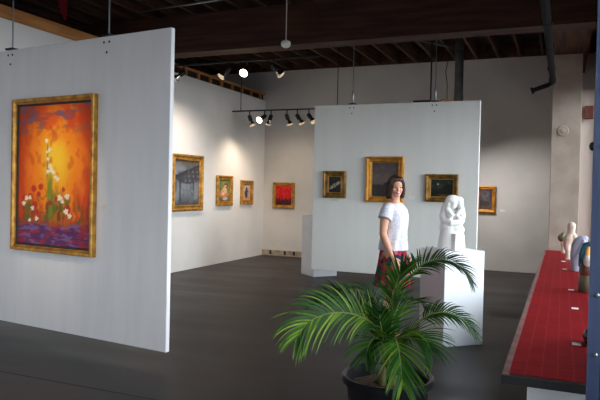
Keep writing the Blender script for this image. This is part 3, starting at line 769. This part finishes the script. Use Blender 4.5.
# local axes of the plant: x to the right, y away from the camera side, z up
frond([(0, 0, .40), (-.04, 0, .64), (-.16, -.04, .75), (-.32, -.10, .79), (-.47, -.16, .75), (-.55, -.20, .65)], .24, .28, 40, .95, .68, seed=1, roll=-1.0)  # raised tone puts bright leaf highlights into the colour
frond([(0, 0, .40), (-.05, .05, .66), (-.17, .14, .79), (-.32, .20, .83), (-.43, .24, .79)], .18, .36, 24, .5, .3, seed=2, roll=-.5)
frond([(0, 0, .40), (.03, .03, .70), (.09, .06, .90), (.19, .09, 1.04), (.32, .10, 1.085), (.43, .09, 1.05), (.50, .08, .96)], .16, .42, 34, .8, .25, seed=3, roll=.5)
frond([(0, 0, .40), (.06, 0, .62), (.18, -.02, .74), (.30, -.03, .79), (.42, -.03, .755), (.51, -.03, .66)], .14, .42, 26, .9, .3, seed=4, roll=.6)
frond([(0, -.02, .40), (.0, -.08, .60), (.01, -.18, .665), (.015, -.31, .61), (.02, -.42, .47)], .22, .30, 34, .4, .6, .9, seed=5)
frond([(0, 0, .40), (.05, -.05, .60), (.12, -.10, .68), (.18, -.15, .66), (.215, -.19, .60)], .20, .30, 24, .8, .34, seed=6, roll=.5)
frond([(0, 0, .40), (-.03, .04, .70), (-.09, .10, .86), (-.18, .14, .895), (-.27, .17, .87)], .16, .40, 20, .55, .22, seed=7)
frond([(0, 0, .40), (.01, .04, .70), (.035, .08, .86), (.075, .12, .98), (.12, .14, 1.03)], .17, .40, 30, .35, .5, seed=8)
frond([(0, 0, .40), (.05, .10, .66), (.13, .20, .79), (.22, .28, .80), (.30, .34, .74)], .16, .36, 22, .6, .28, seed=9)
frond([(0, 0, .40), (-.04, -.05, .58), (-.09, -.10, .645), (-.13, -.15, .62), (-.155, -.18, .56)], .17, .30, 20, .7, .36, seed=10, roll=-.4)
frond([(0, 0, .40), (.015, .02, .64), (.03, .03, .78), (.07, .02, .90)], .17, .40, 22, .4, .5, seed=11)
frond([(0, 0, .40), (.0, -.03, .60), (.015, -.05, .74), (.05, -.07, .86)], .16, .36, 24, .5, .35, seed=13)
frond([(0, 0, .40), (-.025, -.03, .56), (-.05, -.06, .68), (-.07, -.10, .78)], .15, .36, 22, .6, .4, seed=14)
frond([(0, 0, .40), (-.02, .04, .62), (-.05, .07, .74), (-.10, .09, .82)], .17, .40, 20, .4, .4, seed=12)

# ------------------------------------------------------------------ the woman
M_skin = mat('skin', rgb(214, 160, 132), .5, col2=rgb(206, 148, 122), scale=9, spec=.35)
M_hair = mat('dark_brown_hair', rgb(36, 18, 13), .45, col2=rgb(64, 33, 23), scale=5, stretch=(26, 26, 1.5), bump=.4, bscale=22)
M_blouse = mat('white_blouse_cloth', rgb(216, 210, 216), .85, col2=rgb(190, 190, 208), scale=55, detail=2, lo=.48, hi=.58)
M_button = mat('pearl_button', rgb(246, 244, 244), .3)
M_lips = mat('lips', rgb(176, 76, 76), .4); M_teeth = mat('teeth', rgb(244, 240, 234), .3)
M_eye = mat('eye_white', rgb(236, 232, 228), .2); M_iris = mat('dark_iris', rgb(40, 26, 20), .15); M_brow = mat('eyebrow_hair', rgb(66, 40, 30), .8)
M_shoe = mat('dark_shoe', rgb(50, 36, 32), .5)

def floral():
    m = bpy.data.materials.new('floral_skirt_cloth'); m.use_nodes = True
    N = m.node_tree.nodes; L = m.node_tree.links; bs_ = N['Principled BSDF']; bs_.inputs['Roughness'].default_value = .8
    tc = N.new('ShaderNodeTexCoord'); nz = N.new('ShaderNodeTexNoise'); nz.inputs['Scale'].default_value = 9
    ad = N.new('ShaderNodeVectorMath'); ad.operation = 'MULTIPLY_ADD'; ad.inputs[1].default_value = (.09, .09, .09)
    L.new(tc.outputs['Object'], nz.inputs['Vector']); L.new(nz.outputs['Color'], ad.inputs[0]); L.new(tc.outputs['Object'], ad.inputs[2])
    vo = N.new('ShaderNodeTexVoronoi'); vo.inputs['Scale'].default_value = 17; L.new(ad.outputs[0], vo.inputs['Vector'])
    sp = N.new('ShaderNodeSeparateColor'); L.new(vo.outputs['Color'], sp.inputs[0])
    r = N.new('ShaderNodeValToRGB'); r.color_ramp.interpolation = 'CONSTANT'
    cols = [(0, (176, 34, 62)), (.2, (18, 96, 100)), (.40, (204, 70, 88)), (.54, (36, 50, 96)), (.66, (200, 40, 84)), (.78, (24, 112, 96)), (.9, (214, 120, 124))]
    el = r.color_ramp.elements
    while len(el) < len(cols): el.new(.5)
    for e, (p, c) in zip(el, cols): e.position = p; e.color = (*rgb(*c), 1)
    L.new(sp.outputs[0], r.inputs[0]); L.new(r.outputs[0], bs_.inputs['Base Color']); return m
M_skirt = floral()

W = thing('person', 'smiling person with dark bob hair, white blouse and floral skirt, beside the plinth', 'person', (-1.535, 6.038, 0), math.radians(-6))
# local: +x is where the chest faces, +y the figure's left, z up
HS = .91
HC = Vector((.012, 0, 1.53))                                   # head centre
HR = Euler((math.radians(3), math.radians(4), math.radians(-52))).to_matrix()      # head turned towards the viewer
def hp(x, y, z): return HC + HR @ Vector((x, y, z)) * HS
b = bmesh.new()
loft(b, [(0, 0, .80, .10, .16), (0, 0, .88, .115, .165), (0, 0, .97, .10, .145), (.005, 0, 1.06, .092, .125), (.01, 0, 1.16, .105, .14), (.02, 0, 1.24, .115, .15),
         (.005, 0, 1.31, .095, .16), (-.005, 0, 1.36, .07, .135), (-.0, 0, 1.385, .055, .085), (.005, 0, 1.40, .05, .06)], 28)
tube(b, [(.0, 0, 1.36), (.006, -.002, 1.42), (.006, -.002, 1.48)], [.056, .047, .05], 18, round_ends=True)
for s in (-1, 1):
    tube(b, [(0, s * .085, .88), (.01, s * .088, .68), (.012, s * .088, .49), (-.015, s * .088, .34), (-.02, s * .088, .09)], [.085, .072, .05, .05, .033], 16, round_ends=True)
    tube(b, [(-.035, s * .088, .045), (.04, s * .092, .04), (.12, s * .1, .03)], [.036, .036, .026], 14, .8, round_ends=True)
# arms with hands; the near (right) arm hangs slightly forward over the skirt
ARM = {-1: [(-.005, -.150, 1.335), (-.025, -.195, 1.20), (-.03, -.208, 1.08), (.02, -.213, .97), (.075, -.205, .855)],
       1: [(-.005, .150, 1.335), (-.02, .195, 1.20), (-.02, .21, 1.08), (.02, .215, .97), (.05, .21, .855)]}
for s in (-1, 1):
    A = ARM[s]
    tube(b, A, [.050, .043, .037, .035, .025], 16, round_ends=True)
    w = Vector(A[-1]); dn = (w - Vector(A[-2])).normalized(); fw = Vector((1, 0, 0)); fw = (fw - dn * fw.dot(dn)).normalized()
    # palm (flat across y)
    tube(b, [w - dn * .01, w + dn * .035, w + dn * .075], [.026, .036, .036], 14, .42, up=Vector((0, 1, 0)), round_ends=True)
    for k, (o_, ln, r) in enumerate(((.027, .062, .0082), (.010, .070, .0086), (-.008, .064, .0083), (-.025, .050, .0074))):
        base = w + dn * .078 + fw * o_; inn = Vector((0, -s, 0))
        tube(b, [base - dn * .02, base + dn * ln * .38 + fw * o_ * .12, base + dn * ln * .72 + inn * .008 + fw * o_ * .18, base + dn * ln + inn * .022 + fw * o_ * .18], [r, r, r * .92, r * .8], 10, round_ends=True)
    th = w + dn * .02 + fw * .026
    tube(b, [th, th + dn * .028 + fw * .02 + inn * .012, th + dn * .058 + fw * .024 + inn * .022], [.012, .0105, .0088], 10, round_ends=True)
# head: cranium, jaw, cheeks, nose, chin, ears
def hb(c, r, rot=None): ball(b, hp(*c), tuple(q * HS for q in r), (HR.to_euler() if rot is None else rot))
hb((-.012, 0, .03), (.092, .074, .085)); hb((.018, 0, -.025), (.066, .060, .075)); hb((.042, 0, -.075), (.034, .036, .028)); hb((.052, 0, .03), (.042, .052, .048))
for s in (-1, 1):
    hb((.052, s * .034, -.022), (.028, .024, .026)); hb((-.01, s * .074, -.01), (.018, .009, .03)); hb((.070, s * .030, .022), (.014, .022, .009))
hb((.09, 0, -.018), (.017, .013, .013)); tube(b, [hp(.078, 0, .018), hp(.092, 0, -.012)], [.009, .011], 10, round_ends=True)
hb((.078, 0, -.048), (.014, .024, .012))
b = fuse(b, .0042, 3, .5)
body = obj('body', b, M_skin, W, smooth=True)
# face details
for s in (-1, 1):
    e = bmesh.new(); ball(e, hp(.079, s * .029, .008), (.0085, .012, .0055), HR.to_euler(), 14, 10); eo = obj('eye', e, M_eye, W, smooth=True)
    e = bmesh.new(); ball(e, hp(.0862, s * .028, .0075), (.0046, .0088, .0056), HR.to_euler(), 12, 8); obj('iris', e, M_iris, eo, smooth=True)
    e = bmesh.new(); tube(e, [hp(.082, s * .014, .026), hp(.084, s * .03, .031), hp(.074, s * .045, .026)], [.003, .0036, .002], 8, round_ends=True); obj('eyebrow', e, M_brow, W, smooth=True)
e = bmesh.new(); tube(e, [hp(.076, -.032, -.040), hp(.0895, -.015, -.050), hp(.093, 0, -.0535), hp(.0895, .015, -.050), hp(.076, .032, -.040)], [.004, .009, .011, .009, .004], 10, .8, round_ends=True)
lp = obj('mouth', e, M_lips, W, smooth=True)
e = bmesh.new(); tube(e, [hp(.084, -.024, -.044), hp(.097, -.010, -.0495), hp(.0995, 0, -.051), hp(.097, .010, -.0495), hp(.084, .024, -.044)], [.003, .005, .006, .005, .003], 8, round_ends=True)
obj('teeth', e, M_teeth, lp, smooth=True)
# bob hair: shell over the cranium, side curtains to the neck, open face
b = bmesh.new()
def hh(c, r): ball(b, hp(*c), tuple(q * HS for q in r), HR.to_euler())
hh((-.024, 0, .048), (.098, .086, .088)); hh((-.045, 0, -.02), (.075, .080, .10)); hh((-.04, 0, -.085), (.062, .076, .05))
for s in (-1, 1):
    tube(b, [hp(.045, s * .045, .098), hp(.048, s * .066, .05), hp(.02, s * .075, -.02), hp(.010, s * .072, -.085), hp(.016, s * .060, -.110)], [.022, .020, .022, .022, .012], 12, round_ends=True)
    tube(b, [hp(-.02, s * .08, .04), hp(-.03, s * .088, -.03), hp(-.02, s * .082, -.10)], [.024, .030, .022], 12, round_ends=True)
tube(b, [hp(.062, .03, .088), hp(.066, -.02, .092), hp(.05, -.055, .07)], [.016, .016, .018], 12, round_ends=True)
obj('hair', fuse(b, .0055, 3), M_hair, W, smooth=True)
# blouse with cap sleeves, hanging loose to the hip
b = bmesh.new()
loft(b, [(.0, 0, .915, .142, .178), (0, 0, .95, .138, .175), (.004, 0, 1.02, .128, .162), (.008, 0, 1.10, .124, .158), (.012, 0, 1.18, .126, .166), (.016, 0, 1.25, .124, .174),
         (.012, 0, 1.31, .112, .180), (-.002, 0, 1.355, .088, .160), (-.003, 0, 1.372, .078, .125), (-.004, 0, 1.378, .07, .10)], 32)
for s in (-1, 1):
    tube(b, [(-.005, s * .125, 1.345), (-.012, s * .172, 1.30), (-.02, s * .203, 1.225)], [.058, .064, .066], 18, round_ends=False)
b = fuse(b, .006, 3)
for v in b.verts:                                                # soft vertical folds, stronger towards the hem
    a = math.atan2(v.co.y, v.co.x); f = sstep(1.22, .95, v.co.z)
    k = .006 * f * math.sin(a * 11 + 2 * math.sin(v.co.z * 9)); r = math.hypot(v.co.x, v.co.y) or 1
    v.co.x += v.co.x / r * k; v.co.y += v.co.y / r * k
bl = obj('blouse', b, M_blouse, W, smooth=True)
for z, x in ((1.33, .104), (1.26, .139), (1.19, .139), (1.12, .134), (1.05, .132), (.98, .139)):
    obj('button', ball(bmesh.new(), (x, -.004, z), (.006, .009, .009), None, 10, 8), M_button, bl, smooth=True)
# skirt
b = bmesh.new(); R_ = []
for i in range(13):
    s = i / 12; z = .985 - .43 * s; ring = []
    for k in range(96):
        a = 2 * PI * k / 96; f = 1 + (.012 + .05 * s) * math.sin(a * 13 + .5 * math.sin(a * 3)) * s
        ring.append(b.verts.new(((.112 + .065 * s) * math.cos(a) * f, (.150 + .055 * s) * math.sin(a) * f, z)))
    R_.append(ring)
for p, q in zip(R_, R_[1:]):
    for k in range(96): b.faces.new((p[k], p[(k + 1) % 96], q[(k + 1) % 96], q[k]))
bmesh.ops.solidify(b, geom=list(b.faces), thickness=.004)
obj('skirt', b, M_skirt, W, smooth=True)
for s in (-1, 1):
    b = bmesh.new(); tube(b, [(-.05, s * .088, .03), (.03, s * .092, .028), (.125, s * .1, .024)], [.040, .042, .034], 16, .68, round_ends=True); obj('shoe', fuse(b, .006, 2), M_shoe, W, smooth=True)

# ------------------------------------------------------------------ daylight, camera
wd = bpy.data.worlds.new('World'); bpy.context.scene.world = wd; wd.use_nodes = True
bg = wd.node_tree.nodes['Background']; bg.inputs['Color'].default_value = (.86, .92, 1.0, 1); bg.inputs['Strength'].default_value = 8.6

cam = bpy.data.cameras.new('camera'); cam.sensor_width = 36; cam.lens = 36 * 622.4 / 600; cam.clip_start = .05
co = bpy.data.objects.new('camera', cam); C.objects.link(co)
yaw, pitch, roll = .3995, -.0185, .0221
f = Vector((-math.sin(yaw) * math.cos(pitch), math.cos(yaw) * math.cos(pitch), math.sin(pitch)))
r = Vector((math.cos(yaw), math.sin(yaw), 0)); u = r.cross(f)
r2 = math.cos(roll) * r + math.sin(roll) * u; u2 = -math.sin(roll) * r + math.cos(roll) * u
M = Matrix((r2, u2, -f)).transposed().to_4x4(); M.translation = (0, 0, 1.5)
co.matrix_world = M
sc = bpy.context.scene; sc.camera = co
sc.view_settings.view_transform = 'Standard'; sc.view_settings.look = 'None'; sc.view_settings.gamma = 1
sc.view_settings.use_curve_mapping = False; sc.view_settings.exposure = 0.
sc.cycles.max_bounces = 8; sc.cycles.diffuse_bounces = 5; sc.cycles.use_denoising = True
